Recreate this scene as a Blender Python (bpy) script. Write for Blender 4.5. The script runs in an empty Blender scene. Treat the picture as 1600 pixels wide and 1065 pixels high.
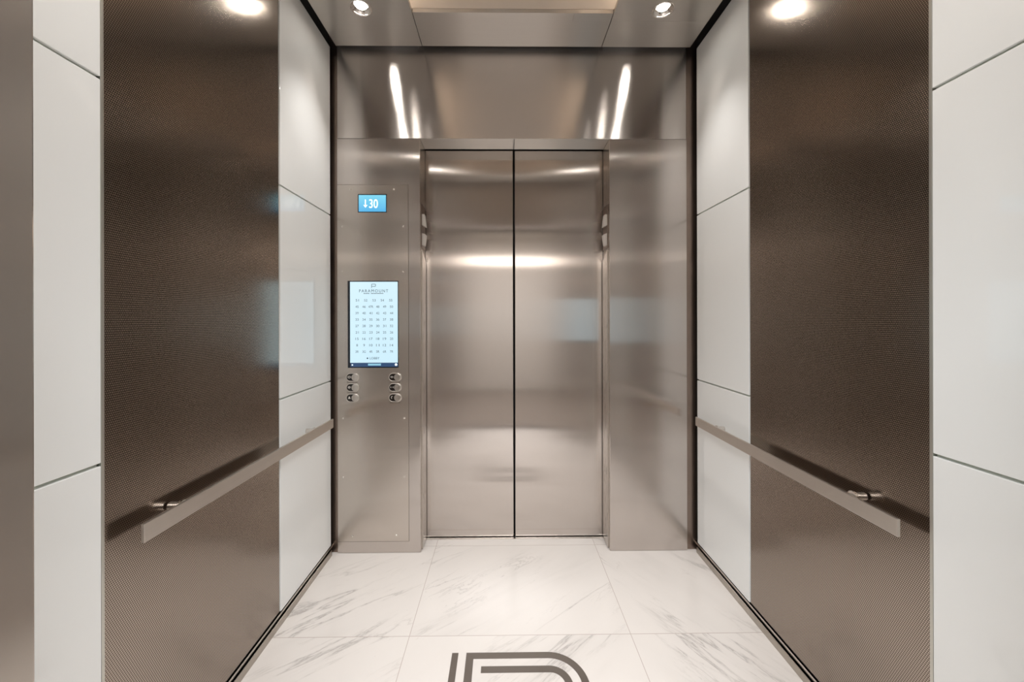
import bpy, bmesh, math
from mathutils import Vector, Matrix

sc = bpy.context.scene
COL = sc.collection

# ------------------------------------------------------------------ geometry constants (metres)
EYE = 1.358                       # camera height
XL, XR = -0.993, 1.12             # faces of the side walls
YF = 2.233                        # face of the return columns beside the doors
YD = 2.383                        # face of the door leaves
YB = 0.395                        # face of the rear entrance returns
OPL, OPR = -0.4837, 0.6177        # door opening
XC = 0.0645                       # meeting line of the doors
ZT = 2.40                         # top of the door opening
ZC = 2.912                        # ceiling panels
K = 268.75                        # photo pixels per metre in the plane of the columns
def FX(px): return (px - 787) / K
def FZ(py): return EYE + (497 - py) / K

# ------------------------------------------------------------------ materials
def new_mat(name):
    m = bpy.data.materials.new(name); m.use_nodes = True
    nt = m.node_tree
    return m, nt, nt.nodes['Principled BSDF']

def N(nt, kind, **kw):
    n = nt.nodes.new(kind)
    for k, v in kw.items(): setattr(n, k, v)
    return n

def math_node(nt, op, a, b=None, c=None):
    n = N(nt, 'ShaderNodeMath', operation=op)
    for i, v in enumerate((a, b, c)):
        if v is None: continue
        if isinstance(v, (int, float)): n.inputs[i].default_value = v
        else: nt.links.new(v, n.inputs[i])
    return n.outputs[0]

def simple(name, col, rough=0.5, metal=0.0, emit=None, strength=0.0, coat=0.0):
    m, nt, b = new_mat(name)
    b.inputs['Base Color'].default_value = (*col, 1)
    b.inputs['Roughness'].default_value = rough
    b.inputs['Metallic'].default_value = metal
    b.inputs['Coat Weight'].default_value = coat
    if emit:
        b.inputs['Emission Color'].default_value = (*emit, 1)
        b.inputs['Emission Strength'].default_value = strength
    # very faint procedural unevenness of the finish
    n = N(nt, 'ShaderNodeTexNoise'); n.inputs['Scale'].default_value = 14
    mr = N(nt, 'ShaderNodeMapRange')
    mr.inputs['To Min'].default_value = rough * 0.92; mr.inputs['To Max'].default_value = min(1, rough * 1.08)
    nt.links.new(n.outputs['Fac'], mr.inputs['Value']); nt.links.new(mr.outputs['Result'], b.inputs['Roughness'])
    return m

def brushed(name, col, rough, aniso, smear, wavy=0.0, haze=0.3, haze_rough=0.23):
    """Brushed stainless steel: a clear reflection plus a wider haze from the grain.
    `smear` is the axis along which reflections stretch (square to the grain)."""
    m, nt, b = new_mat(name)
    L = nt.links.new
    b2 = N(nt, 'ShaderNodeBsdfAnisotropic')
    t = N(nt, 'ShaderNodeCombineXYZ')
    for i in range(3): t.inputs[i].default_value = smear[i]
    tc = N(nt, 'ShaderNodeTexCoord')
    mp = N(nt, 'ShaderNodeMapping')
    mp.inputs['Scale'].default_value = [300.0 if s else 4.0 for s in smear]
    L(tc.outputs['Object'], mp.inputs['Vector'])
    n = N(nt, 'ShaderNodeTexNoise'); n.inputs['Scale'].default_value = 1.0; n.inputs['Detail'].default_value = 3
    L(mp.outputs[0], n.inputs['Vector'])
    mx = N(nt, 'ShaderNodeMix', data_type='RGBA')
    mx.inputs['A'].default_value = (*[c * 0.97 for c in col], 1); mx.inputs['B'].default_value = (*[min(1, c * 1.03) for c in col], 1)
    L(n.outputs['Fac'], mx.inputs['Factor'])
    b.inputs['Metallic'].default_value = 1.0
    b.inputs['Anisotropic'].default_value = aniso
    b.inputs['Roughness'].default_value = rough
    b2.inputs['Anisotropy'].default_value = -0.84          # long thin streaks along `smear`
    b2.inputs['Roughness'].default_value = haze_rough
    for q, c in ((b, 'Base Color'), (b2, 'Color')):
        L(t.outputs[0], q.inputs['Tangent']); L(mx.outputs['Result'], q.inputs[c])
    if wavy:
        # sheet metal is never dead flat: a slow ripple of under a millimetre
        n2 = N(nt, 'ShaderNodeTexNoise'); n2.inputs['Scale'].default_value = 2.2; n2.inputs['Detail'].default_value = 0
        L(tc.outputs['Object'], n2.inputs['Vector'])
        bp = N(nt, 'ShaderNodeBump'); bp.inputs['Strength'].default_value = 1.0; bp.inputs['Distance'].default_value = wavy
        L(n2.outputs['Fac'], bp.inputs['Height']); L(bp.outputs[0], b.inputs['Normal']); L(bp.outputs[0], b2.inputs['Normal'])
    ms = N(nt, 'ShaderNodeMixShader'); ms.inputs[0].default_value = haze
    L(b.outputs[0], ms.inputs[1]); L(b2.outputs[0], ms.inputs[2]); L(ms.outputs[0], nt.nodes['Material Output'].inputs['Surface'])
    return m

STEEL = (0.62, 0.575, 0.545)
M = {}
M['door'] = brushed('brushed steel vertical grain', STEEL, 0.145, 1.0, (1, 0, 0), 0.0013, 0.27)
M['transom'] = brushed('brushed steel horizontal grain', STEEL, 0.20, 1.0, (0, 0, 1), 0.0012, 0.4)
M['ceiling'] = brushed('brushed steel ceiling sheet', (0.74, 0.70, 0.65), 0.26, 0.9, (0, 1, 0), 0.001, 0.55, 0.40)
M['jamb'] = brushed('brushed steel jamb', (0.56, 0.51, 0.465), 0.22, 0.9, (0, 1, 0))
M['rail'] = brushed('satin steel rail', (0.66, 0.61, 0.56), 0.38, 0.5, (0, 0, 1))
M['plate'] = brushed('brushed steel faceplate', (0.64, 0.59, 0.545), 0.17, 1.0, (1, 0, 0), 0.0012, 0.35)
M['base'] = brushed('brushed steel base', (0.52, 0.48, 0.43), 0.32, 0.8, (0, 0, 1))
M['reveal'] = simple('dark bronze reveal', (0.30, 0.235, 0.20), 0.30, 1.0)
M['black'] = simple('black void', (0.006, 0.005, 0.005), 0.7)
M['glass'] = simple('white back painted glass', (0.835, 0.845, 0.835), 0.045)
M['glass'].node_tree.nodes['Principled BSDF'].inputs['Specular IOR Level'].default_value = 0.5
M['glass_edge'] = simple('pale green glass edge', (0.52, 0.56, 0.50), 0.15)
M['strip'] = simple('satin aluminium strip', (0.58, 0.57, 0.52), 0.35, 0.9)
M['chrome'] = simple('polished chrome', (0.80, 0.76, 0.72), 0.10, 1.0)
M['satin'] = simple('satin nickel', (0.66, 0.62, 0.58), 0.28, 1.0)
M['screw'] = simple('steel screw head', (0.82, 0.78, 0.73), 0.22, 1.0)
M['plastic'] = simple('white nylon', (0.80, 0.76, 0.72), 0.4)
M['bezel'] = simple('black gloss bezel', (0.010, 0.014, 0.022), 0.12)
M['button_black'] = simple('black button insert', (0.014, 0.010, 0.008), 0.2)
M['icon'] = simple('white button symbol', (0.5, 0.47, 0.44), 0.4)
M['caption'] = simple('dark engraved caption', (0.10, 0.08, 0.065), 0.5)
M['ink'] = simple('grey screen lettering', (0.08, 0.13, 0.17), 0.3)
M['ink_soft'] = simple('pale grey screen numbers', (0.15, 0.20, 0.23), 0.3)
M['foot'] = simple('dark blue screen footer', (0.02, 0.05, 0.12), 0.3, emit=(0.028, 0.062, 0.14), strength=0.55)
M['foot_light'] = simple('light blue footer key', (0.2, 0.4, 0.5), 0.3, emit=(0.22, 0.46, 0.62), strength=0.55)
M['foot_white'] = simple('white footer symbol', (0.6, 0.6, 0.6), 0.3, emit=(0.7, 0.8, 0.85), strength=1.0)
M['digits'] = simple('white display digits', (0.7, 0.8, 0.9), 0.3, emit=(0.80, 0.97, 1.0), strength=1.3)
M['inlay'] = simple('dark bronze floor inlay', (0.115, 0.095, 0.080), 0.38, 0.35)
M['recess'] = simple('pale painted recess', (0.72, 0.66, 0.60), 0.5)
M['lens'] = simple('lit lamp lens', (1, 1, 1), 0.3, emit=(1.0, 0.95, 0.88), strength=85.0)
M['cove'] = simple('lit warm strip', (1, 1, 1), 0.3, emit=(1.0, 0.84, 0.68), strength=4.0)
M['lobby_emitter'] = simple('lit lobby lamp', (1, 1, 1), 0.3, emit=(1.0, 0.84, 0.70), strength=3.0)
M['lobby_wall'] = simple('beige lobby wall', (0.50, 0.46, 0.42), 0.6)
M['lobby_ceiling'] = simple('pale lobby ceiling', (0.55, 0.53, 0.50), 0.8)
M['lobby_floor'] = simple('brown lobby floor', (0.17, 0.14, 0.12), 0.25)

def screen_mat(name, c_top, c_bot, strength, z0, z1):
    """A lit screen whose shown picture runs from one tint to another."""
    m, nt, b = new_mat(name)
    b.inputs['Base Color'].default_value = (0.02, 0.02, 0.02, 1); b.inputs['Roughness'].default_value = 0.12
    tc = N(nt, 'ShaderNodeTexCoord'); sx = N(nt, 'ShaderNodeSeparateXYZ')
    nt.links.new(tc.outputs['Object'], sx.inputs[0])
    mr = N(nt, 'ShaderNodeMapRange'); mr.inputs['From Min'].default_value = z0; mr.inputs['From Max'].default_value = z1
    nt.links.new(sx.outputs['Z'], mr.inputs['Value'])
    mx = N(nt, 'ShaderNodeMix', data_type='RGBA')
    mx.inputs['A'].default_value = (*c_bot, 1); mx.inputs['B'].default_value = (*c_top, 1)
    nt.links.new(mr.outputs['Result'], mx.inputs['Factor'])
    nt.links.new(mx.outputs['Result'], b.inputs['Emission Color'])
    b.inputs['Emission Strength'].default_value = strength
    return m
M['touch'] = screen_mat('pale blue lit touch screen', (0.68, 0.90, 1.0), (0.63, 0.87, 1.0), 0.78, FZ(560), FZ(440))
M['floor_display'] = screen_mat('cyan lit floor display', (0.24, 0.76, 0.98), (0.10, 0.50, 0.90), 0.72, FZ(331), FZ(305))

# textured stainless: rows of tiny raised pearls on a darker rolled ground
def pearl_mat():
    m, nt, b = new_mat('pearl textured dark steel')
    b.inputs['Metallic'].default_value = 1.0
    tc = N(nt, 'ShaderNodeTexCoord'); sx = N(nt, 'ShaderNodeSeparateXYZ')
    nt.links.new(tc.outputs['Object'], sx.inputs[0])
    px, py = 0.0048, 0.0058                                  # columns alternate by half a row
    u = math_node(nt, 'MULTIPLY', sx.outputs['Y'], 2 * math.pi / px)
    v = math_node(nt, 'MULTIPLY', sx.outputs['Z'], 2 * math.pi / py)
    # sum of three plane waves = hexagonal lattice of peaks
    a = math_node(nt, 'COSINE', v)
    hu = math_node(nt, 'MULTIPLY', u, 1.0); hv = math_node(nt, 'MULTIPLY', v, 0.5)
    c1 = math_node(nt, 'COSINE', math_node(nt, 'ADD', hu, hv))
    c2 = math_node(nt, 'COSINE', math_node(nt, 'SUBTRACT', hu, hv))
    s = math_node(nt, 'ADD', math_node(nt, 'ADD', a, c1), c2)           # -1.5 .. 3
    mr = N(nt, 'ShaderNodeMapRange', interpolation_type='SMOOTHSTEP')
    mr.inputs['From Min'].default_value = -0.8; mr.inputs['From Max'].default_value = 1.6
    nt.links.new(s, mr.inputs['Value'])
    mx = N(nt, 'ShaderNodeMix', data_type='RGBA')
    mx.inputs['A'].default_value = (0.170, 0.138, 0.115, 1); mx.inputs['B'].default_value = (0.58, 0.505, 0.44, 1)
    nt.links.new(mr.outputs['Result'], mx.inputs['Factor']); nt.links.new(mx.outputs['Result'], b.inputs['Base Color'])
    b.inputs['Roughness'].default_value = 0.19
    n2 = N(nt, 'ShaderNodeTexNoise'); n2.inputs['Scale'].default_value = 2.0; n2.inputs['Detail'].default_value = 1
    nt.links.new(tc.outputs['Object'], n2.inputs['Vector'])
    bp = N(nt, 'ShaderNodeBump'); bp.inputs['Distance'].default_value = 0.0012
    nt.links.new(n2.outputs['Fac'], bp.inputs['Height'])
    bp2 = N(nt, 'ShaderNodeBump'); bp2.inputs['Strength'].default_value = 0.5; bp2.inputs['Distance'].default_value = 0.00006
    nt.links.new(mr.outputs['Result'], bp2.inputs['Height']); nt.links.new(bp.outputs[0], bp2.inputs['Normal'])
    nt.links.new(bp2.outputs[0], b.inputs['Normal'])
    return m
M['pearl'] = pearl_mat()

# floor joints (the columns of tiles line up with the door opening)
JX = (-0.406, 0.543); JY = (0.996, 1.646, 2.296)
def marble():
    m, nt, b = new_mat('white veined marble tiles')
    L = nt.links.new
    tc = N(nt, 'ShaderNodeTexCoord'); sx = N(nt, 'ShaderNodeSeparateXYZ')
    L(tc.outputs['Object'], sx.inputs[0])
    tx = math_node(nt, 'DIVIDE', math_node(nt, 'SUBTRACT', sx.outputs['X'], JX[0]), JX[1] - JX[0])
    ty = math_node(nt, 'DIVIDE', math_node(nt, 'SUBTRACT', sx.outputs['Y'], JY[0]), JY[1] - JY[0])
    ix = math_node(nt, 'FLOOR', tx); iy = math_node(nt, 'FLOOR', ty)
    cid = N(nt, 'ShaderNodeCombineXYZ'); L(ix, cid.inputs[0]); L(iy, cid.inputs[1])
    wn = N(nt, 'ShaderNodeTexWhiteNoise', noise_dimensions='2D'); L(cid.outputs[0], wn.inputs['Vector'])
    off = N(nt, 'ShaderNodeVectorMath', operation='SCALE'); L(wn.outputs['Color'], off.inputs[0]); off.inputs['Scale'].default_value = 17
    add = N(nt, 'ShaderNodeVectorMath', operation='ADD'); L(tc.outputs['Object'], add.inputs[0]); L(off.outputs[0], add.inputs[1])
    # veins run towards the far right; the right-hand column of tiles is laid the other way round
    sgn = math_node(nt, 'GREATER_THAN', ix, 0.5)
    ang = math_node(nt, 'MULTIPLY_ADD', sgn, math.radians(95), math.radians(-38))
    rot = N(nt, 'ShaderNodeVectorRotate', rotation_type='Z_AXIS'); L(add.outputs[0], rot.inputs['Vector']); L(ang, rot.inputs['Angle'])
    def ridged(scale, stretch, detail, dist, power):
        mp = N(nt, 'ShaderNodeMapping'); mp.inputs['Scale'].default_value = (scale * stretch, scale, scale)
        L(rot.outputs[0], mp.inputs['Vector'])
        n = N(nt, 'ShaderNodeTexNoise'); n.inputs['Scale'].default_value = 1; n.inputs['Detail'].default_value = detail
        n.inputs['Roughness'].default_value = 0.62; n.inputs['Distortion'].default_value = dist
        L(mp.outputs[0], n.inputs['Vector'])
        d = math_node(nt, 'ABSOLUTE', math_node(nt, 'MULTIPLY_ADD', n.outputs['Fac'], 2.0, -1.0))
        r = math_node(nt, 'SUBTRACT', 1.0, math_node(nt, 'MINIMUM', math_node(nt, 'MULTIPLY', d, 2.2), 1.0))
        return math_node(nt, 'POWER', r, power)
    def blotch(scale, lo, hi):
        mp = N(nt, 'ShaderNodeMapping'); mp.inputs['Scale'].default_value = (scale * 0.45, scale, scale)
        L(rot.outputs[0], mp.inputs['Vector'])
        n = N(nt, 'ShaderNodeTexNoise'); n.inputs['Scale'].default_value = 1; n.inputs['Detail'].default_value = 3
        L(mp.outputs[0], n.inputs['Vector'])
        r = N(nt, 'ShaderNodeMapRange', interpolation_type='SMOOTHSTEP')
        r.inputs['From Min'].default_value = lo; r.inputs['From Max'].default_value = hi
        L(n.outputs['Fac'], r.inputs['Value']); return r.outputs['Result']
    v1 = math_node(nt, 'MULTIPLY', ridged(4.5, 0.16, 8, 0.35, 26), blotch(3.2, 0.46, 0.66))
    v2 = math_node(nt, 'MULTIPLY', ridged(12, 0.2, 7, 0.6, 22), blotch(5.0, 0.52, 0.72))
    soft = math_node(nt, 'MULTIPLY', ridged(3.2, 0.20, 3, 0.4, 3), blotch(2.6, 0.40, 0.75))
    specks = math_node(nt, 'MULTIPLY', blotch(60, 0.70, 0.76), blotch(5, 0.5, 0.62))
    vein = math_node(nt, 'ADD', math_node(nt, 'MULTIPLY', v1, 0.60), math_node(nt, 'MULTIPLY', v2, 0.40))
    vein = math_node(nt, 'ADD', vein, math_node(nt, 'MULTIPLY', soft, 0.14))
    vein = math_node(nt, 'MINIMUM', math_node(nt, 'ADD', vein, math_node(nt, 'MULTIPLY', specks, 0.35)), 0.85)
    mx = N(nt, 'ShaderNodeMix', data_type='RGBA')
    mx.inputs['A'].default_value = (0.60, 0.565, 0.535, 1); mx.inputs['B'].default_value = (0.20, 0.18, 0.17, 1)
    L(vein, mx.inputs['Factor'])
    # joints
    def joint(coord, pos):
        d = math_node(nt, 'ABSOLUTE', math_node(nt, 'SUBTRACT', coord, pos))
        return math_node(nt, 'LESS_THAN', d, 0.0016)
    j = None
    for c, ps in ((sx.outputs['X'], JX), (sx.outputs['Y'], JY)):
        for p in ps:
            k = joint(c, p); j = k if j is None else math_node(nt, 'MAXIMUM', j, k)
    mj = N(nt, 'ShaderNodeMix', data_type='RGBA'); L(j, mj.inputs['Factor'])
    L(mx.outputs['Result'], mj.inputs['A']); mj.inputs['B'].default_value = (0.42, 0.37, 0.34, 1)
    L(mj.outputs['Result'], b.inputs['Base Color'])
    b.inputs['Roughness'].default_value = 0.22; b.inputs['Specular IOR Level'].default_value = 0.38
    return m
M['marble'] = marble()

# ------------------------------------------------------------------ object helpers
def link(name, me, mat, parent=None):
    o = bpy.data.objects.new(name, me); COL.objects.link(o)
    me.materials.clear()
    for mm in (mat if isinstance(mat, (list, tuple)) else [mat]): me.materials.append(mm)
    if parent is not None:
        o.parent = parent
        # parents are unrotated Empties: keep world coordinates of the mesh
        o.matrix_parent_inverse = Matrix.Translation(-Vector(parent_loc(parent)))
    return o
def parent_loc(p):
    v = Vector((0, 0, 0)); q = p
    if q.parent is None: v = Vector(q.location)
    return v

def finish(bm, name, mat, parent=None, smooth=False):
    me = bpy.data.meshes.new(name)
    bmesh.ops.recalc_face_normals(bm, faces=bm.faces[:])
    bm.to_mesh(me); bm.free()
    if smooth:
        for p in me.polygons: p.use_smooth = True
    return link(name, me, mat, parent)

def add_box(bm, x0, x1, y0, y1, z0, z1, bevel=0.0, seg=2):
    r = bmesh.ops.create_cube(bm, size=1.0)
    vs = r['verts']
    for v in vs:
        v.co = Vector(((x0 + x1) / 2 + v.co.x * (x1 - x0), (y0 + y1) / 2 + v.co.y * (y1 - y0), (z0 + z1) / 2 + v.co.z * (z1 - z0)))
    if bevel > 0:
        es = list({e for v in vs for e in v.link_edges})
        bmesh.ops.bevel(bm, geom=es, offset=bevel, segments=seg, affect='EDGES', profile=0.5)

def box(name, mat, x0, x1, y0, y1, z0, z1, parent=None, bevel=0.0):
    bm = bmesh.new(); add_box(bm, x0, x1, y0, y1, z0, z1, bevel)
    return finish(bm, name, mat, parent)

def add_prism(bm, pts, f0, f1):
    """closed outline pts; f0/f1 map a 2-D point to the two end faces"""
    a = [bm.verts.new(f0(p)) for p in pts]; b_ = [bm.verts.new(f1(p)) for p in pts]
    n = len(pts)
    bm.faces.new(a); bm.faces.new(b_[::-1])
    for i in range(n): bm.faces.new((a[i], b_[i], b_[(i + 1) % n], a[(i + 1) % n]))

def add_cyl(bm, c0, c1, r0, r1=None, n=32):
    r1 = r0 if r1 is None else r1
    c0, c1 = Vector(c0), Vector(c1); d = (c1 - c0).normalized()
    a = Vector((1, 0, 0)) if abs(d.x) < 0.9 else Vector((0, 1, 0))
    u = d.cross(a).normalized(); w = d.cross(u)
    ra = [bm.verts.new(c0 + (u * math.cos(t) + w * math.sin(t)) * r0) for t in [2 * math.pi * i / n for i in range(n)]]
    rb = [bm.verts.new(c1 + (u * math.cos(t) + w * math.sin(t)) * r1) for t in [2 * math.pi * i / n for i in range(n)]]
    bm.faces.new(ra[::-1]); bm.faces.new(rb)
    for i in range(n): bm.faces.new((ra[i], ra[(i + 1) % n], rb[(i + 1) % n], rb[i]))

def add_lathe(bm, c, axis, prof, n=48):
    """prof: (radius, height along axis) rings"""
    c = Vector(c); d = Vector(axis).normalized()
    a = Vector((1, 0, 0)) if abs(d.x) < 0.9 else Vector((0, 1, 0))
    u = d.cross(a).normalized(); w = d.cross(u)
    rings = []
    for r, h in prof:
        rings.append([bm.verts.new(c + d * h + (u * math.cos(2 * math.pi * i / n) + w * math.sin(2 * math.pi * i / n)) * r) for i in range(n)])
    for A, B in zip(rings, rings[1:]):
        for i in range(n): bm.faces.new((A[i], A[(i + 1) % n], B[(i + 1) % n], B[i]))
    return rings

def tag(o, label=None, cat=None, group=None, kind=None):
    if label: o['label'] = label
    if cat: o['category'] = cat
    if group: o['group'] = group
    if kind: o['kind'] = kind
    return o

def empty(name, loc, label, cat, group=None, kind=None):
    o = bpy.data.objects.new(name, None); COL.objects.link(o)
    o.location = loc; o.empty_display_size = 0.05
    return tag(o, label, cat, group, kind)

def text_mesh(bm_target, body, x, z, y, height, width=None, align='CENTER', spacing=1.0, depth=0.0004, flip=1):
    """lettering in a plane facing -Y (flip=1) or +Y (flip=-1); x,z is the middle of the line"""
    cu = bpy.data.curves.new('lettering_source', 'FONT'); cu.body = body; cu.align_x = 'LEFT'
    cu.space_character = spacing; cu.size = 1.0; cu.resolution_u = 4
    ob = bpy.data.objects.new('lettering_source', cu); COL.objects.link(ob)
    dg = bpy.context.evaluated_depsgraph_get(); dg.update()
    me = bpy.data.meshes.new_from_object(ob.evaluated_get(dg))
    bpy.data.objects.remove(ob); bpy.data.curves.remove(cu)
    xs = [v.co.x for v in me.vertices]; ys = [v.co.y for v in me.vertices]
    x0, x1, y0, y1 = min(xs), max(xs), min(ys), max(ys)
    s = height / (y1 - y0); sx = s if width is None else width / (x1 - x0)
    cx = (x0 + x1) / 2; cy = (y0 + y1) / 2
    t = bmesh.new(); t.from_mesh(me); bpy.data.meshes.remove(me)
    for v in t.verts:
        v.co = Vector((x + flip * (v.co.x - cx) * sx, y, z + (v.co.y - cy) * s))
    r = bmesh.ops.extrude_face_region(t, geom=t.faces[:])
    for v in [g for g in r['geom'] if isinstance(g, bmesh.types.BMVert)]: v.co.y -= flip * depth
    tmp = bpy.data.meshes.new('tmp'); t.to_mesh(tmp); t.free()
    bm_target.from_mesh(tmp); bpy.data.meshes.remove(tmp)

# ------------------------------------------------------------------ the setting
def structure(o, label=None, cat=None): return tag(o, label, cat, None, 'structure')

structure(box('floor', M['marble'], XL - 0.03, XR + 0.03, 0.06, 2.362, -0.05, 0.0), 'pale marble tile floor of the elevator car', 'floor')
structure(box('wall_left', M['black'], XL - 0.12, XL - 0.022, 0.10, 2.60, 0.0, 3.10), 'dark backing of the left car wall', 'wall')
structure(box('wall_right', M['black'], XR + 0.022, XR + 0.12, 0.10, 2.60, 0.0, 3.10), 'dark backing of the right car wall', 'wall')
structure(box('ceiling', M['black'], XL - 0.12, XR + 0.12, 0.10, 2.60, 3.10, 3.15), 'black void above the steel ceiling panels', 'ceiling')
structure(box('wall_front', M['black'], XL - 0.022, XR + 0.022, YD + 0.10, YD + 0.16, 0.0, 3.10), 'dark backing of the front wall', 'wall')
structure(box('trim_3', M['reveal'], XL - 0.021, FX(528) - 0.001, YF + 0.012, YF + 0.10, 0.0, 3.09), 'dark bronze reveal strip in the left front corner', 'reveal')
structure(box('trim_4', M['reveal'], FX(1075) + 0.001, XR + 0.021, YF + 0.012, YF + 0.10, 0.0, 3.09), 'dark bronze reveal strip in the right front corner', 'reveal')
structure(box('shaft_wall', M['black'], OPL - 0.1, OPR + 0.1, YD + 0.06, YD + 0.09, -0.05, 2.6), 'black shaft behind the door seam', 'wall')
structure(box('trim_7', M['rail'], XL - 0.022, XL + 0.001, YB, YF + 0.03, 0.045, 0.054), 'thin pale steel ledge above the left base', 'baseboard')
bm = bmesh.new(); add_box(bm, XL - 0.022, XL - 0.004, YB, YF + 0.03, 0.034, 0.045); add_box(bm, XL - 0.022, XL + 0.006, YB, YF - 0.02, 0.0, 0.034, 0.0015)
structure(finish(bm, 'baseboard_left', M['base']), 'brushed steel base strip along the left wall', 'baseboard')
structure(box('trim_8', M['rail'], XR - 0.001, XR + 0.022, YB, YF + 0.03, 0.045, 0.054), 'thin pale steel ledge above the right base', 'baseboard')
bm = bmesh.new(); add_box(bm, XR + 0.004, XR + 0.022, YB, YF + 0.03, 0.034, 0.045); add_box(bm, XR - 0.006, XR + 0.022, YB, YF - 0.02, 0.0, 0.034, 0.0015)
structure(finish(bm, 'baseboard_right', M['base']), 'brushed steel base strip along the right wall', 'baseboard')

# door sill with its running groove
bm = bmesh.new()
add_box(bm, OPL - 0.02, OPR + 0.02, 2.362, 2.378, -0.05, 0.003)
add_box(bm, OPL - 0.02, OPR + 0.02, 2.378, 2.45, -0.05, -0.012)
structure(finish(bm, 'trim_1', M['satin']), 'narrow metal sill at the foot of the doors', 'sill')

# the two door leaves
for i, (a, b_, side) in enumerate(((OPL - 0.03, XC - 0.0055, 'left'), (XC + 0.0055, OPR + 0.03, 'right'))):
    d = empty('door_%d' % (i + 1), ((a + b_) / 2, YD, 0.0), 'brushed steel elevator door leaf on the %s of the centre seam' % side, 'door', None, 'structure')
    box('leaf', M['door'], a, b_, YD, YD + 0.035, 0.0055, 2.45, d, 0.0025)
    e0, e1 = (b_ - 0.004, b_ + 0.0025) if i == 0 else (a - 0.0025, a + 0.004)
    tag(box('rubber_edge', M['black'], e0, e1, YD + 0.008, YD + 0.03, 0.01, 2.44, d), 'black rubber meeting edge')

# header soffit over the doors, in two pieces that meet above the seam
for i, (a, b_, side) in enumerate(((OPL, XC - 0.001, 'left'), (XC + 0.001, OPR, 'right'))):
    structure(box('trim_%d' % (5 + i), M['ceiling'], a, b_, YF + 0.001, YF + 0.137, ZT, ZT + 0.002, None, 0.0004), 'narrow steel soffit strip above the %s door leaf' % side, 'soffit')

# ------------------------------------------------------------------ return columns and transom
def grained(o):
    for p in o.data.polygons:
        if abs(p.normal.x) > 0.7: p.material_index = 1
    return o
def column(name, x0, x1, label, bev=0.0022, zt=ZT):
    o = grained(box(name, [M['door'], M['jamb']], x0, x1, YF, YF + 0.137, 0.001, zt, None, bev))
    return tag(o, label, 'column panel', 'brushed steel return columns', 'thing')
column('return_panel', FX(528), OPL, 'brushed steel return panel left of the doors, carrying the touch screen plate')
column('return_panel', OPR, FX(1075), 'plain brushed steel return panel right of the doors, reflecting the handrail')
o = box('transom_panel', M['transom'], FX(528), FX(1075), YF + 0.004, YF + 0.05, ZT + 0.003, 3.0, None, 0.0018)
tag(o, 'wide brushed steel transom panel above the doors with white light streaks', 'panel', None, 'thing')

# dark jamb liners and pale safety edges inside the opening
for s, xj, side in ((1, OPL, 'left'), (-1, OPR, 'right')):
    t = empty('safety_edge', (xj, 2.33, 0.0), 'slim steel safety edge strip in the %s door jamb with two white cams' % side, 'safety edge', 'door safety edges')
    bm = bmesh.new()
    a, b_ = sorted((xj + s * 0.0004, xj + s * 0.006))
    def f(xx): return lambda p: Vector((xx, p[0], p[1]))
    add_prism(bm, [(2.262, 0.004), (2.366, 0.004), (2.366, 1.705), (2.262, 1.760)], f(a), f(b_))
    finish(bm, 'edge_strip', M['satin'], t)
    bm = bmesh.new(); a, b_ = sorted((xj + s * 0.0004, xj + s * 0.003)); add_box(bm, a, b_, 2.256, 2.366, 1.775, 2.03)
    tag(finish(bm, 'slot', M['reveal'], t), 'dark slot behind the white cams')
    for z0, z1, flip in ((1.900, 1.974, 1), (1.790, 1.864, -1)):
        bm = bmesh.new()
        lo, hi = (0.0262, 0.0175) if flip > 0 else (0.0175, 0.0262)
        cut = 0.010
        if flip > 0: prof = [(0.0, z0 + cut), (lo, z0), (hi, z1), (0.0, z1)]
        else: prof = [(0.0, z0), (lo, z0), (hi, z1 - cut), (0.0, z1)]
        add_prism(bm, [(p, z) for p, z in prof], lambda q: Vector((xj + s * (0.0005 + q[0] * 0.9), 2.272, q[1])), lambda q: Vector((xj + s * (0.0005 + q[0] * 0.9), 2.315, q[1])))
        bmesh.ops.bevel(bm, geom=bm.edges[:], offset=0.0012, segments=2, affect='EDGES')
        tag(finish(bm, 'cam', M['plastic'], t), 'white plastic cam')

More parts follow.
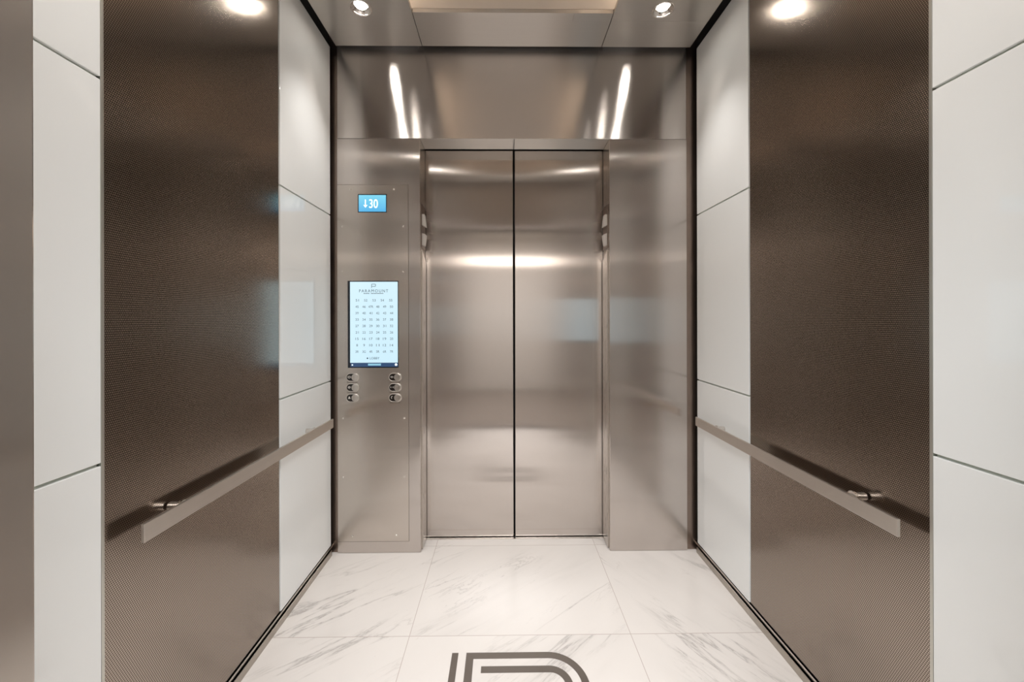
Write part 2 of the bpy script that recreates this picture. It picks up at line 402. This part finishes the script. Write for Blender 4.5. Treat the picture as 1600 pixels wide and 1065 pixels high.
# ------------------------------------------------------------------ wall panels
Y1, Y2, YW = 0.966, 1.700, 2.212       # dark panel between the two bands of white glass
Z1, Z2 = 1.0, 1.952
gap = 0.0038
def glass_panel(side, y0, y1, z0, z1, label):
    s = 1 if side == 'left' else -1
    xf = XL if side == 'left' else XR
    t = empty('glass_panel', (xf, (y0 + y1) / 2, z0), label, 'panel', 'white glass wall panels')
    a, b_ = sorted((xf, xf - s * 0.009)); box('glass_sheet', M['glass'], a, b_, y0, y1, z0, z1, t, 0.0012)
    a, b_ = sorted((xf - s * 0.009, xf - s * 0.021)); tag(box('edge_backing', M['glass_edge'], a, b_, y0 + 0.002, y1 - 0.002, z0 - gap * (z0 > 0.1) + 0.0002, z1 + gap * (z1 < 2.5) - 0.0002, t), 'greenish glass edge')
for side in ('left', 'right'):
    Y1, Y2 = (0.966, 1.716) if side == 'left' else (1.000, 1.742)
    for y0, y1, where in ((Y2 + 0.002, YW, 'beside the doors'), (YB + 0.004, Y1 - 0.009, 'nearest the rear entrance')):
        glass_panel(side, y0, y1, 0.058, Z1 - gap, 'lower white glass panel on the %s wall %s, down to the base' % (side, where))
        glass_panel(side, y0, y1, Z1 + gap, Z2 - gap, 'middle white glass panel on the %s wall %s, between two joints' % (side, where))
        glass_panel(side, y0, y1, Z2 + gap, ZC + 0.003, 'upper white glass panel on the %s wall %s, up to the ceiling' % (side, where))
    s = 1 if side == 'left' else -1
    xf = XL if side == 'left' else XR
    a, b_ = sorted((xf - s * 0.004, xf - s * 0.021))
    o = box('textured_steel_panel', M['pearl'], a, b_, Y1, Y2 - 0.002, 0.058, ZC + 0.003, None, 0.001)
    tag(o, 'tall dark textured steel panel on the %s wall behind the handrail' % side, 'panel', 'dark textured wall panels')
    a, b_ = sorted((xf, xf - s * 0.021))
    o = box('edge_strip', M['strip'], a, b_, Y1 - 0.0080, Y1 - 0.0005, 0.058, ZC + 0.003, None, 0.001)
    tag(o, 'thin pale vertical strip at the near edge of the %s dark panel' % side, 'strip', 'vertical strips beside the dark panels')

# ------------------------------------------------------------------ handrails
for side in ('left', 'right'):
    s = 1 if side == 'left' else -1
    xf = XL if side == 'left' else XR
    yn = 1.016 if side == 'left' else 1.034
    t = empty('handrail', (xf, 1.55, 0.78), 'flat satin steel handrail along the %s wall' % side, 'handrail', 'handrails')
    xr = xf + s * 0.050
    a, b_ = sorted((xr, xr - s * 0.009)); bm = bmesh.new(); add_box(bm, a, b_, yn, 2.135, 0.764, 0.813, 0.0012)
    for v in bm.verts: v.co.z += (0.007 - 0.015 * (v.co.y - yn) / 1.1) if s > 0 else (-0.004 - 0.003 * (v.co.y - yn) / 1.1)
    finish(bm, 'bar', M['rail'], t)
    for yb in (1.15, 1.94) if side == 'left' else (1.18, 1.94):
        zb = 0.806 - 0.012 * (yb - 1.0)
        bm = bmesh.new(); add_cyl(bm, (xf + s * 0.0012, yb, zb), (xr - s * 0.0095, yb, zb), 0.0115, n=40)
        br = finish(bm, 'bracket', M['satin'], t, False)
        bm = bmesh.new(); add_cyl(bm, (xr - s * 0.016, yb, zb), (xr - s * 0.0092, yb, zb), 0.0165, n=40)
        finish(bm, 'collar', M['chrome'], br)

# ------------------------------------------------------------------ steel ceiling
CX0, CX1 = XL + 0.040, XR - 0.045
CYF = 2.197
LJ, RJ = -0.462, 0.565
def ceil_panel(x0, x1, y0, y1, label):
    o = box('steel_ceiling_panel', M['ceiling'], x0, x1, y0, y1, ZC, ZC + 0.02, None, 0.001)
    return tag(o, label, 'ceiling panel', 'steel ceiling panels', 'thing')
def with_hole(o, cx, cy, r):
    bm = bmesh.new(); bm.from_mesh(o.data); bm.free()
# side panels carry the lamps; each lamp sits in a round hole, so the sheet is cut around it
def sheet_with_holes(x0, x1, y0, y1, holes, r, label):
    """flat ceiling sheet in cells, each lamp cell a square with a round hole"""
    bm = bmesh.new(); n = 32; h = r * 1.5
    def quad(a, b_, c, d): bm.faces.new([bm.verts.new(Vector((*p, ZC))) for p in (a, b_, c, d)])
    ys = [y0]
    for (cx, cy) in sorted(holes, key=lambda q: q[1]): ys += [cy - h, cy + h]
    ys.append(y1)
    for i in range(0, len(ys), 2): quad((x0, ys[i]), (x1, ys[i]), (x1, ys[i + 1]), (x0, ys[i + 1]))
    for (cx, cy) in holes:
        quad((x0, cy - h), (cx - h, cy - h), (cx - h, cy + h), (x0, cy + h))
        quad((cx + h, cy - h), (x1, cy - h), (x1, cy + h), (cx + h, cy + h))
        sq = []; ci = []
        for k in range(n):
            t = 2 * math.pi * k / n + math.pi / 4
            c, s = math.cos(t), math.sin(t); m_ = max(abs(c), abs(s))
            sq.append(bm.verts.new(Vector((cx + h * c / m_, cy + h * s / m_, ZC))))
            ci.append(bm.verts.new(Vector((cx + r * c, cy + r * s, ZC))))
        for k in range(n): bm.faces.new((sq[k], sq[(k + 1) % n], ci[(k + 1) % n], ci[k]))
    bmesh.ops.remove_doubles(bm, verts=bm.verts[:], dist=1e-5)
    r_ = bmesh.ops.extrude_face_region(bm, geom=bm.faces[:])
    for v in [g for g in r_['geom'] if isinstance(g, bmesh.types.BMVert)]: v.co.z += 0.02
    o = finish(bm, 'steel_ceiling_panel', M['ceiling'])
    return tag(o, label, 'ceiling panel', 'steel ceiling panels', 'thing')

LX, RX = -0.712, 0.808
LYS = (1.930, 1.325, 0.720)
sheet_with_holes(CX0, LJ - 0.0015, 0.42, CYF, [(LX, y) for y in LYS], 0.050, 'brushed steel ceiling panel along the left wall with downlights')
sheet_with_holes(RJ + 0.0015, CX1, 0.42, 2.0045, [(RX, y) for y in LYS], 0.050, 'brushed steel ceiling panel along the right wall with downlights')
ceil_panel(RJ + 0.0015, CX1, 2.0055, CYF, 'narrow brushed steel ceiling panel in the right corner above the right column')
CF = 1.955
c = ceil_panel(LJ + 0.0015, RJ - 0.0015, CF, CYF, 'brushed steel centre ceiling panel in front of the raised warm recess')
box('access_plate', M['ceiling'], 0.364, RJ - 0.003, 1.950, 2.004, ZC - 0.004, ZC - 0.0005, c, 0.0006)
ceil_panel(LJ + 0.0015, RJ - 0.0015, 0.42, 0.62, 'brushed steel centre ceiling panel above the rear entrance')
# raised recess in the middle, lit by hidden strips
t = empty('ceiling_recess', (XC, 1.3, ZC), 'raised ceiling recess between the downlight panels glowing warm', 'recess', None, 'thing')
bm = bmesh.new()
add_box(bm, LJ - 0.07, RJ + 0.07, CF, CF + 0.01, ZC + 0.021, ZC + 0.16)
add_box(bm, LJ - 0.07, RJ + 0.07, 0.61, 0.62, ZC + 0.021, ZC + 0.16)
add_box(bm, LJ - 0.08, LJ - 0.07, 0.61, CF + 0.01, ZC + 0.021, ZC + 0.16)
add_box(bm, RJ + 0.07, RJ + 0.08, 0.61, CF + 0.01, ZC + 0.021, ZC + 0.16)
add_box(bm, LJ - 0.08, RJ + 0.08, 0.61, CF + 0.01, ZC + 0.16, ZC + 0.17)
finish(bm, 'recess_box', M['recess'], t)
for a, b_ in ((LJ - 0.055, LJ - 0.030), (RJ + 0.030, RJ + 0.055)):
    tag(box('light_strip', M['cove'], a, b_, 0.66, CF - 0.04, ZC + 0.024, ZC + 0.036, t, 0.001), 'warm glowing strip')

# downlights
def downlight(x, y, label):
    t = empty('downlight', (x, y, ZC), label, 'downlight', 'recessed ceiling downlights')
    bm = bmesh.new()
    add_lathe(bm, (x, y, ZC), (0, 0, 1), [(0.0485, 0.004), (0.0485, -0.0004), (0.054, -0.0004), (0.054, -0.0025), (0.051, -0.0045), (0.046, -0.003), (0.0445, 0.0), (0.0445, 0.004), (0.0485, 0.004)])
    finish(bm, 'trim_ring', M['chrome'], t, True)
    bm = bmesh.new()
    add_lathe(bm, (x, y, ZC), (0, 0, 1), [(0.0446, 0.0), (0.040, 0.005), (0.027, 0.011), (0.0265, 0.016)])
    finish(bm, 'reflector', M['chrome'], t, True)
    bm = bmesh.new(); add_cyl(bm, (x, y, ZC + 0.0115), (x, y, ZC + 0.016), 0.0264)
    finish(bm, 'lens', M['lens'], t)
    ld = bpy.data.lights.new('downlight_lamp', 'SPOT'); ld.energy = 34.0; ld.color = (1.0, 0.96, 0.925)
    ld.spot_size = math.radians(82); ld.spot_blend = 1.0; ld.shadow_soft_size = 0.024
    lo = bpy.data.objects.new('downlight_lamp', ld); COL.objects.link(lo); lo.location = (x, y, ZC - 0.004)
PL = ('just in front of the transom', 'in the middle of the car', 'nearest the rear entrance')
for y, w in zip(LYS, PL): downlight(LX, y, 'recessed chrome downlight in the left ceiling panel, ' + w)
for y, w in zip(LYS, PL): downlight(RX, y, 'recessed chrome downlight in the right ceiling panel, ' + w)

# ------------------------------------------------------------------ control panel
def rounded(x0, x1, z0, z1, r, n=8):
    pts = []
    for cx, cz, a0 in ((x1 - r, z1 - r, 0), (x0 + r, z1 - r, 90), (x0 + r, z0 + r, 180), (x1 - r, z0 + r, 270)):
        for k in range(n + 1):
            t = math.radians(a0 + 90 * k / n); pts.append((cx + r * math.cos(t), cz + r * math.sin(t)))
    return pts

def control_panel(label, T, yface, d):
    """T maps the x of the front panel to this one's x; d = +1 faces -Y (by the doors), -1 faces +Y (rear entrance)"""
    Y = lambda k: yface - d * k             # k metres out from the column face
    def slab(bm, x0, x1, z0, z1, k0, k1, bev=0.0):
        a, b_ = sorted((T(x0), T(x1))); c, e = sorted((Y(k0), Y(k1))); add_box(bm, a, b_, c, e, z0, z1, bev)
    def sbox(name, mat, x0, x1, z0, z1, k0, k1, parent, bev=0.0):
        bm = bmesh.new(); slab(bm, x0, x1, z0, z1, k0, k1, bev); return finish(bm, name, mat, parent)
    def poly(bm, pts, k0, k1):
        add_prism(bm, pts, lambda p: Vector((T(p[0]), Y(k0), p[1])), lambda p: Vector((T(p[0]), Y(k1), p[1])))
    t = empty('flush_mount_control_panel', (T(FX(583)), yface, FZ(844)), label, 'control panel', 'elevator control panels', 'thing')
    k0 = 0.0018
    tag(sbox('gasket', M['caption'], FX(528.6), FX(639.1), FZ(844.1), FZ(288.4), 0.0001, 0.0005, t), 'dark seam around the faceplate')
    sbox('faceplate', M['plate'], FX(528.6), FX(638.5), FZ(843.5), FZ(289), 0.0002, k0, t, 0.0006)
    for px, py in ((549, 296), (617, 296), (536, 354), (631, 354), (536, 424), (631, 424), (536.5, 652), (632, 652), (536.5, 743.5), (632, 743.5), (551, 835), (619, 835)):
        bm = bmesh.new()
        add_lathe(bm, (T(FX(px)), Y(k0), FZ(py)), (0, -d, 0), [(0.0058, -0.0005), (0.0058, 0.0006), (0.0040, 0.0020), (0.0001, 0.0025)], 20)
        finish(bm, 'screw', M['screw'], t, True)
    if d > 0: fittings(t, T, Y, d, k0, slab, sbox, poly)
    else:
        ts = sbox('touch_screen', M['bezel'], FX(544.6), FX(623.2), FZ(573.6), FZ(438.3), 0.0005, 0.0036, t, 0.0005)
        sbox('screen', M['touch'], FX(548.4), FX(622.2), FZ(565.6), FZ(439.8), 0.0030, 0.0040, ts)
    return t

def fittings(t, T, Y, d, k0, slab, sbox, poly):
    # floor indicator
    fd = sbox('floor_display', M['bezel'], FX(560.6), FX(605.4), FZ(332), FZ(303.6), 0.0005, 0.0026, t, 0.0004)
    tag(fd, 'small blue floor display reading 30')
    sbox('display_screen', M['floor_display'], FX(562), FX(604.2), FZ(330.8), FZ(305), 0.0024, 0.0029, fd)
    bm = bmesh.new()
    text_mesh(bm, '30', T(FX(585.0)), FZ(318.4), Y(0.0029), 13.6 / K, 13.4 / K, flip=d)
    za, zb = FZ(324.6), FZ(312.2); xa = FX(572.4); w = 0.8 / K
    poly(bm, [(xa - w, zb), (xa + w, zb), (xa + w, za + 0.012), (xa - w, za + 0.012)], 0.0029, 0.0033)
    poly(bm, [(xa, za), (xa - 3.2 / K, za + 0.016), (xa, za + 0.012), (xa + 3.2 / K, za + 0.016)], 0.0029, 0.0033)
    finish(bm, 'display_lettering', M['digits'], fd)
    # touch screen
    ts = sbox('touch_screen', M['bezel'], FX(544.6), FX(623.2), FZ(573.6), FZ(438.3), 0.0005, 0.0036, t, 0.0005)
    tag(ts, 'tall pale blue lit touch screen with floor numbers')
    sbox('screen', M['touch'], FX(548.4), FX(622.2), FZ(565.6), FZ(439.8), 0.0030, 0.0040, ts)
    sbox('footer_bar', M['foot'], FX(549.0), FX(622.6), FZ(571.9), FZ(565.9), 0.0030, 0.0040, ts)
    bm = bmesh.new(); slab(bm, FX(576), FX(596), FZ(570.0), FZ(567.0), 0.0040, 0.0044); finish(bm, 'footer_key', M['foot_light'], ts)
    bm = bmesh.new()
    add_cyl(bm, (T(FX(551.8)), Y(0.0040), FZ(569)), (T(FX(551.8)), Y(0.0044), FZ(569)), 1.1 / K)
    finish(bm, 'footer_symbol', M['foot_white'], ts); bm = bmesh.new()
    add_cyl(bm, (T(FX(619.4)), Y(0.0040), FZ(568.6)), (T(FX(619.4)), Y(0.0044), FZ(568.6)), 1.9 / K)
    finish(bm, 'footer_symbol', M['foot_white'], ts)
    kt = 0.0040
    bm = bmesh.new()                                        # monogram: stem and a flat bowl
    x0, x1, zt, zb, w = FX(581.6), FX(589.2), FZ(443.2), FZ(449.4), 0.7 / K
    slab(bm, x0, x0 + w, zb, zt, kt, kt + 0.0004)
    slab(bm, x0 + 1.4 * w, x1 - 1.6 / K, zt - w, zt, kt, kt + 0.0004); slab(bm, x0 + 1.4 * w, x1 - 1.6 / K, FZ(447.4), FZ(447.4) + w, kt, kt + 0.0004)
    slab(bm, x1 - 1.6 / K, x1 - 1.6 / K + w, FZ(447.0), zt - 0.4 * w, kt, kt + 0.0004)
    finish(bm, 'monogram', M['ink'], ts)
    bm = bmesh.new(); text_mesh(bm, 'PARAMOUNT', T(FX(585.0)), FZ(454.0), Y(kt), 4.6 / K, 45 / K, spacing=1.35, flip=d); finish(bm, 'title_lettering', M['ink'], ts)
    bm = bmesh.new()                                        # a second line too small to read
    x = 569.5
    for wd, gp in ((1.6, .5), (1.0, .5), (1.5, .5), (1.2, .5), (1.4, 2.6), (1.2, .5), (1.6, .5), (1.0, .5), (1.5, .5), (1.3, .5), (0.8, .5), (1.5, .5), (1.2, .5), (1.5, .5), (1.1, .5), (1.4, .5)):
        slab(bm, FX(x), FX(x + wd), FZ(458.6), FZ(457.4), kt, kt + 0.0003); x += wd + gp
    finish(bm, 'subtitle_lettering', M['ink_soft'], ts)
    cols6 = (559.2, 570.0, 580.6, 591.2, 601.8, 612.6); cols5 = (559.6, 572.6, 585.6, 598.4, 611.4)
    rows = (('51', '52', '53', '54', '55'), ('45', '46', '47R', '48', '49', '50'), ('39', '40', '41', '42', '43', '44'),
            ('33', '34', '35', '36', '37', '38'), ('27', '28', '29', '30', '31', '32'), ('21', '22', '23', '24', '25', '26'),
            ('15', '16', '17', '18', '19', '20'), ('8', '9', '10', '11', '12', '14'), ('3R', '3G', '4R', '5R', '6R', '7R'))
    for r, row in enumerate(rows):
        py = 468.6 + 9.97 * r
        for c_, s_ in zip(cols5 if len(row) == 5 else cols6, row):
            bm = bmesh.new()
            text_mesh(bm, s_, T(FX(c_)), FZ(py), Y(kt), 3.6 / K, 2.5 * len(s_) / K, flip=d)
            finish(bm, 'floor_number', M['ink_soft'], ts)
    bm = bmesh.new(); text_mesh(bm, 'LOBBY', T(FX(586.2)), FZ(558.6), Y(kt), 3.6 / K, 15 / K, spacing=1.1, flip=d)
    poly(bm, [(FX(575.2) + 1.2 / K * math.cos(q), FZ(558.6) + 1.2 / K * math.sin(q)) for q in [2 * math.pi * i / 12 for i in range(12)]], kt, kt + 0.0004)
    finish(bm, 'lobby_lettering', M['ink'], ts)
    # six pill-shaped buttons
    names = {(0, 0): 'button with a ring symbol', (0, 1): 'button with a round lock symbol', (0, 2): 'button with a white bell symbol',
             (1, 0): 'button with a door open symbol', (1, 1): 'button with a door close symbol', (1, 2): 'button with a telephone symbol'}
    for ci, px in enumerate((552.0, 618.0)):
        for ri, py in enumerate((588.3, 604.2, 620.2)):
            cx, cz = FX(px), FZ(py)
            hw, hh = 10.2 / K, 6.4 / K
            bm = bmesh.new()
            po = rounded(cx - hw, cx + hw, cz - hh, cz + hh, hh * 0.999)
            pi_ = rounded(cx - hw + 1.0 / K, cx + hw - 1.0 / K, cz - hh + 1.0 / K, cz + hh - 1.0 / K, hh - 1.0 / K)
            n = len(po)
            def ring(pts, k): return [bm.verts.new(Vector((T(p[0]), Y(k), p[1]))) for p in pts]
            R = [ring(po, k0 - 0.0005), ring(po, k0 + 0.002), ring([((p[0] + q[0]) / 2, (p[1] + q[1]) / 2) for p, q in zip(po, pi_)], k0 + 0.0034), ring(pi_, k0 + 0.002), ring(pi_, k0 - 0.0005)]
            for A, B in zip(R, R[1:]):
                for i in range(n): bm.faces.new((A[i], A[(i + 1) % n], B[(i + 1) % n], B[i]))
            btn = finish(bm, 'button', M['satin'], t, True)
            tag(btn, names[(ci, ri)])
            bm = bmesh.new(); poly(bm, pi_, k0 - 0.0002, k0 + 0.0008)
            finish(bm, 'insert', M['button_black'], btn)
            # right half: round polished push cap with a dished face
            bm = bmesh.new()
            add_lathe(bm, (T(cx + hw - hh), Y(k0 + 0.0006), cz), (0, -d, 0), [(5.5 / K, -0.0004), (5.5 / K, 0.0026), (4.9 / K, 0.0036), (3.4 / K, 0.0030), (1.6 / K, 0.0022), (0.0002, 0.0019)], 36)
            finish(bm, 'cap', M['satin'], btn, True)
            bm = bmesh.new(); ix, iz, k1 = cx - 5.2 / K, cz + 0.4 / K, k0 + 0.0008
            u = 0.85 / K
            if (ci, ri) == (0, 0):
                m_ = 20
                for i in range(m_):
                    a0, a1 = 2 * math.pi * i / m_, 2 * math.pi * (i + 1) / m_
                    poly(bm, [(ix + q * u * math.cos(a), iz + q * u * 0.75 * math.sin(a)) for q, a in ((3.2, a0), (3.2, a1), (1.9, a1), (1.9, a0))], k1, k1 + 0.0004)
                poly(bm, [(ix + 0.9 * u * math.cos(2 * math.pi * i / 10), iz + 0.7 * u * math.sin(2 * math.pi * i / 10)) for i in range(10)], k1, k1 + 0.0004)
            elif (ci, ri) == (0, 1):
                m_ = 20
                for i in range(m_):
                    a0, a1 = 2 * math.pi * i / m_, 2 * math.pi * (i + 1) / m_
                    poly(bm, [(ix + q * u * math.cos(a), iz + q * u * 0.9 * math.sin(a)) for q, a in ((2.5, a0), (2.5, a1), (1.2, a1), (1.2, a0))], k1, k1 + 0.0004)
                slab(bm, ix - 0.4 * u, ix + 0.4 * u, iz - 2.0 * u, iz + 2.0 * u, k1, k1 + 0.0004)
            elif (ci, ri) == (0, 2):
                poly(bm, [(ix - 2.6 * u, iz - 2.2 * u), (ix - 1.7 * u, iz - 0.6 * u), (ix - 1.3 * u, iz + 1.2 * u), (ix - 0.5 * u, iz + 2.2 * u), (ix + 0.5 * u, iz + 2.2 * u), (ix + 1.3 * u, iz + 1.2 * u), (ix + 1.7 * u, iz - 0.6 * u), (ix + 2.6 * u, iz - 2.2 * u)], k1, k1 + 0.0004)
            elif (ci, ri) == (1, 2):
                m_ = 10
                for i in range(m_):
                    a0, a1 = math.radians(80 + 170 * i / m_), math.radians(80 + 170 * (i + 1) / m_)
                    poly(bm, [(ix + 0.9 * u + q * u * math.cos(a), iz + q * u * math.sin(a)) for q, a in ((2.6, a0), (2.6, a1), (1.5, a1), (1.5, a0))], k1, k1 + 0.0004)
            else:
                o_ = 1 if ri == 0 else -1               # two arrowheads pointing apart or together
                for sg in (-1, 1):
                    tip, tail = (2.9, 0.9) if o_ > 0 else (0.7, 2.7)
                    poly(bm, [(ix + sg * tip * u, iz), (ix + sg * tail * u, iz + 1.7 * u), (ix + sg * tail * u, iz - 1.7 * u)], k1, k1 + 0.0004)
                if o_ > 0: slab(bm, ix - 0.3 * u, ix + 0.3 * u, iz - 2 * u, iz + 2 * u, k1, k1 + 0.0004)
            finish(bm, 'symbol_logo', M['icon'], btn)
            if not (ci == 0 and ri == 2):                # engraved caption too small to read
                bm = bmesh.new(); x = px - 8.6
                for wd in (1.3, 1.6, 1.2, 1.5, 0.9, 1.6, 1.3, 1.1, 1.5):
                    slab(bm, FX(x), FX(x + wd), FZ(py + 8.5), FZ(py + 7.3), k0 - 0.0004, k0 + 0.00025); x += wd + 0.5
                finish(bm, 'caption_lettering', M['caption'], btn)
control_panel('brushed control plate with blue floor display, touch screen and six buttons', lambda x: x, YF, 1)
control_panel('control plate with blue lit screen on the rear return, reflected in the doors', lambda x: 2 * XC - x, YB, -1)

# ------------------------------------------------------------------ inlaid letter in the floor
t = empty('floor_inlay', (0.08, 1.3, 0.0), 'large grey letter P of double bands inlaid in the marble floor', 'floor inlay')
def band(name, outer, inner):
    bm = bmesh.new()
    for i in range(len(outer) - 1):
        quad = [outer[i], outer[i + 1], inner[i + 1], inner[i]]
        add_prism(bm, quad, lambda p: Vector((p[0], p[1], -0.0005)), lambda p: Vector((p[0], p[1], 0.0006)))
    bmesh.ops.remove_doubles(bm, verts=bm.verts[:], dist=1e-6)
    return finish(bm, name, M['inlay'], t)
def arc(cx, cy, r, n=28): return [(cx + r * math.sin(math.pi * k / n), cy + r * math.cos(math.pi * k / n)) for k in range(n + 1)]
YTOP, YEND, XA = 1.5615, 0.93, 0.174
R = 0.1433; W = 0.0285
cy = YTOP - R
band('stem_band', [(-0.212, YEND), (-0.212, YTOP)], [(-0.186, YEND), (-0.186, YTOP)])
band('outer_band', [(-0.154, YEND), (-0.154, YTOP), (XA, YTOP)] + arc(XA, cy, R)[1:] + [(-0.091, cy - R)],
     [(-0.1235, YEND), (-0.1235, YTOP - W), (XA, YTOP - W)] + arc(XA, cy, R - W)[1:] + [(-0.091, cy - R + W)])
r2 = R - 0.0615
band('inner_band', [(-0.091, cy + r2), (XA, cy + r2)] + arc(XA, cy, r2)[1:] + [(-0.091, cy - r2)],
     [(-0.091, cy + r2 - W), (XA, cy + r2 - W)] + arc(XA, cy, r2 - W)[1:] + [(-0.091, cy - r2 + W)])

# ------------------------------------------------------------------ rear entrance (the camera stands in it) and the lobby beyond, seen in reflections
RL, RR = -0.476, 0.625
o = grained(box('return_panel', [M['door'], M['jamb']], XL + 0.002, RL, YB - 0.13, YB, 0.001, ZT, None, 0.002)); tag(o, 'brushed steel rear return panel beside the near left white glass', 'column panel', 'brushed steel return columns', 'thing')
o = grained(box('return_panel', [M['door'], M['jamb']], RR, XR - 0.002, YB - 0.13, YB, 0.001, ZT, None, 0.002)); tag(o, 'brushed steel rear return panel behind the near right white glass', 'column panel', 'brushed steel return columns', 'thing')
o = box('transom_panel', M['transom'], XL + 0.002, XR - 0.002, YB - 0.13, YB, ZT + 0.002, 3.0, None, 0.002); tag(o, 'brushed steel transom panel over the rear entrance', 'panel', None, 'thing')
structure(box('trim_2', M['base'], RL - 0.1, RR + 0.1, -0.03, 0.06, -0.05, 0.0), 'metal sill of the rear entrance', 'sill')
BX0, BX1, BY0, BY1 = -2.0, 2.1, -2.6, 0.10
structure(box('lobby_floor', M['lobby_floor'], BX0, BX1, BY0, -0.03, -0.05, 0.0), 'brown lobby floor behind the camera', 'floor')
bm = bmesh.new(); add_box(bm, BX0, RL, 0.0, BY1, 0.0, 2.9); add_box(bm, RR, BX1, 0.0, BY1, 0.0, 2.9); add_box(bm, RL, RR, 0.0, BY1, ZT, 2.9)
structure(finish(bm, 'entrance_wall', M['lobby_wall']), 'lobby side wall around the rear entrance', 'wall')
structure(box('wall_back', M['lobby_wall'], BX0, BX1, BY0 - 0.1, BY0, 0.0, 2.9), 'beige lobby wall behind the camera', 'wall')
structure(box('lobby_wall_left', M['lobby_wall'], BX0 - 0.1, BX0, BY0 - 0.1, BY1, 0.0, 2.9), 'beige lobby wall to the left behind the camera', 'wall')
structure(box('lobby_wall_right', M['lobby_wall'], BX1, BX1 + 0.1, BY0 - 0.1, BY1, 0.0, 2.9), 'beige lobby wall to the right behind the camera', 'wall')
structure(box('lobby_ceiling', M['lobby_ceiling'], BX0 - 0.1, BX1 + 0.1, BY0 - 0.1, BY1, 2.9, 2.95), 'pale lobby ceiling behind the camera', 'ceiling')
t = empty('wall_lamp', (XC, BY0, 2.3), 'long warm wall lamp on the lobby wall behind the camera', 'wall lamp')
box('housing', M['satin'], -0.9, 1.03, BY0, BY0 + 0.05, 2.36, 2.54, t, 0.003)
box('diffuser', M['lobby_emitter'], -0.88, 1.01, BY0 + 0.05, BY0 + 0.085, 2.38, 2.52, t, 0.004)
ld = bpy.data.lights.new('lobby_emitter', 'AREA'); ld.shape = 'RECTANGLE'; ld.size = 2.4; ld.size_y = 0.7; ld.energy = 150; ld.color = (0.93, 0.965, 1.0)  # added unseen light: brightens the near glass and steel, kept out of door reflections
lo = bpy.data.objects.new('lobby_emitter', ld); COL.objects.link(lo); lo.location = (XC, -0.75, 2.88)
t = empty('added_ceiling_light', (XC, -0.75, 2.9), 'added oblong ceiling light in the unseen lobby, brightening the car from behind', 'ceiling light')
box('frame', M['satin'], XC - 1.25, XC + 1.25, -1.15, -0.35, 2.888, 2.9, t, 0.002)  # invented frame around the added light

# ------------------------------------------------------------------ world, camera, view
w = bpy.data.worlds.new('world'); sc.world = w; w.use_nodes = True
w.node_tree.nodes['Background'].inputs['Color'].default_value = (0.5, 0.55, 0.6, 1)
w.node_tree.nodes['Background'].inputs['Strength'].default_value = 0.2

cd = bpy.data.cameras.new('camera'); cam = bpy.data.objects.new('camera', cd); COL.objects.link(cam)
cd.sensor_fit = 'HORIZONTAL'; cd.sensor_width = 36.0
FPX = 600.0
cd.lens = FPX / 1600 * 36.0
cd.clip_start = 0.01
YAW = 0.0105; ROLL = 0.0022
cam.location = (0, 0, EYE)
cam.rotation_euler = (Matrix.Rotation(-YAW, 4, 'Z') @ Matrix.Rotation(math.pi / 2, 4, 'X') @ Matrix.Rotation(-ROLL, 4, 'Z')).to_euler()
cd.shift_x = (800 - 787 - FPX * math.tan(YAW)) / 1600      # lens shift, as of an architectural lens
cd.shift_y = (497 - 532.5) / 1600
sc.camera = cam

sc.view_settings.view_transform = 'Standard'
sc.view_settings.look = 'None'
sc.view_settings.gamma = 1.0
sc.view_settings.use_curve_mapping = False
sc.view_settings.exposure = 0.36
sc.cycles.max_bounces = 16
sc.cycles.glossy_bounces = 12
sc.cycles.diffuse_bounces = 8
sc.cycles.sample_clamp_indirect = 6.0
sc.cycles.use_denoising = True
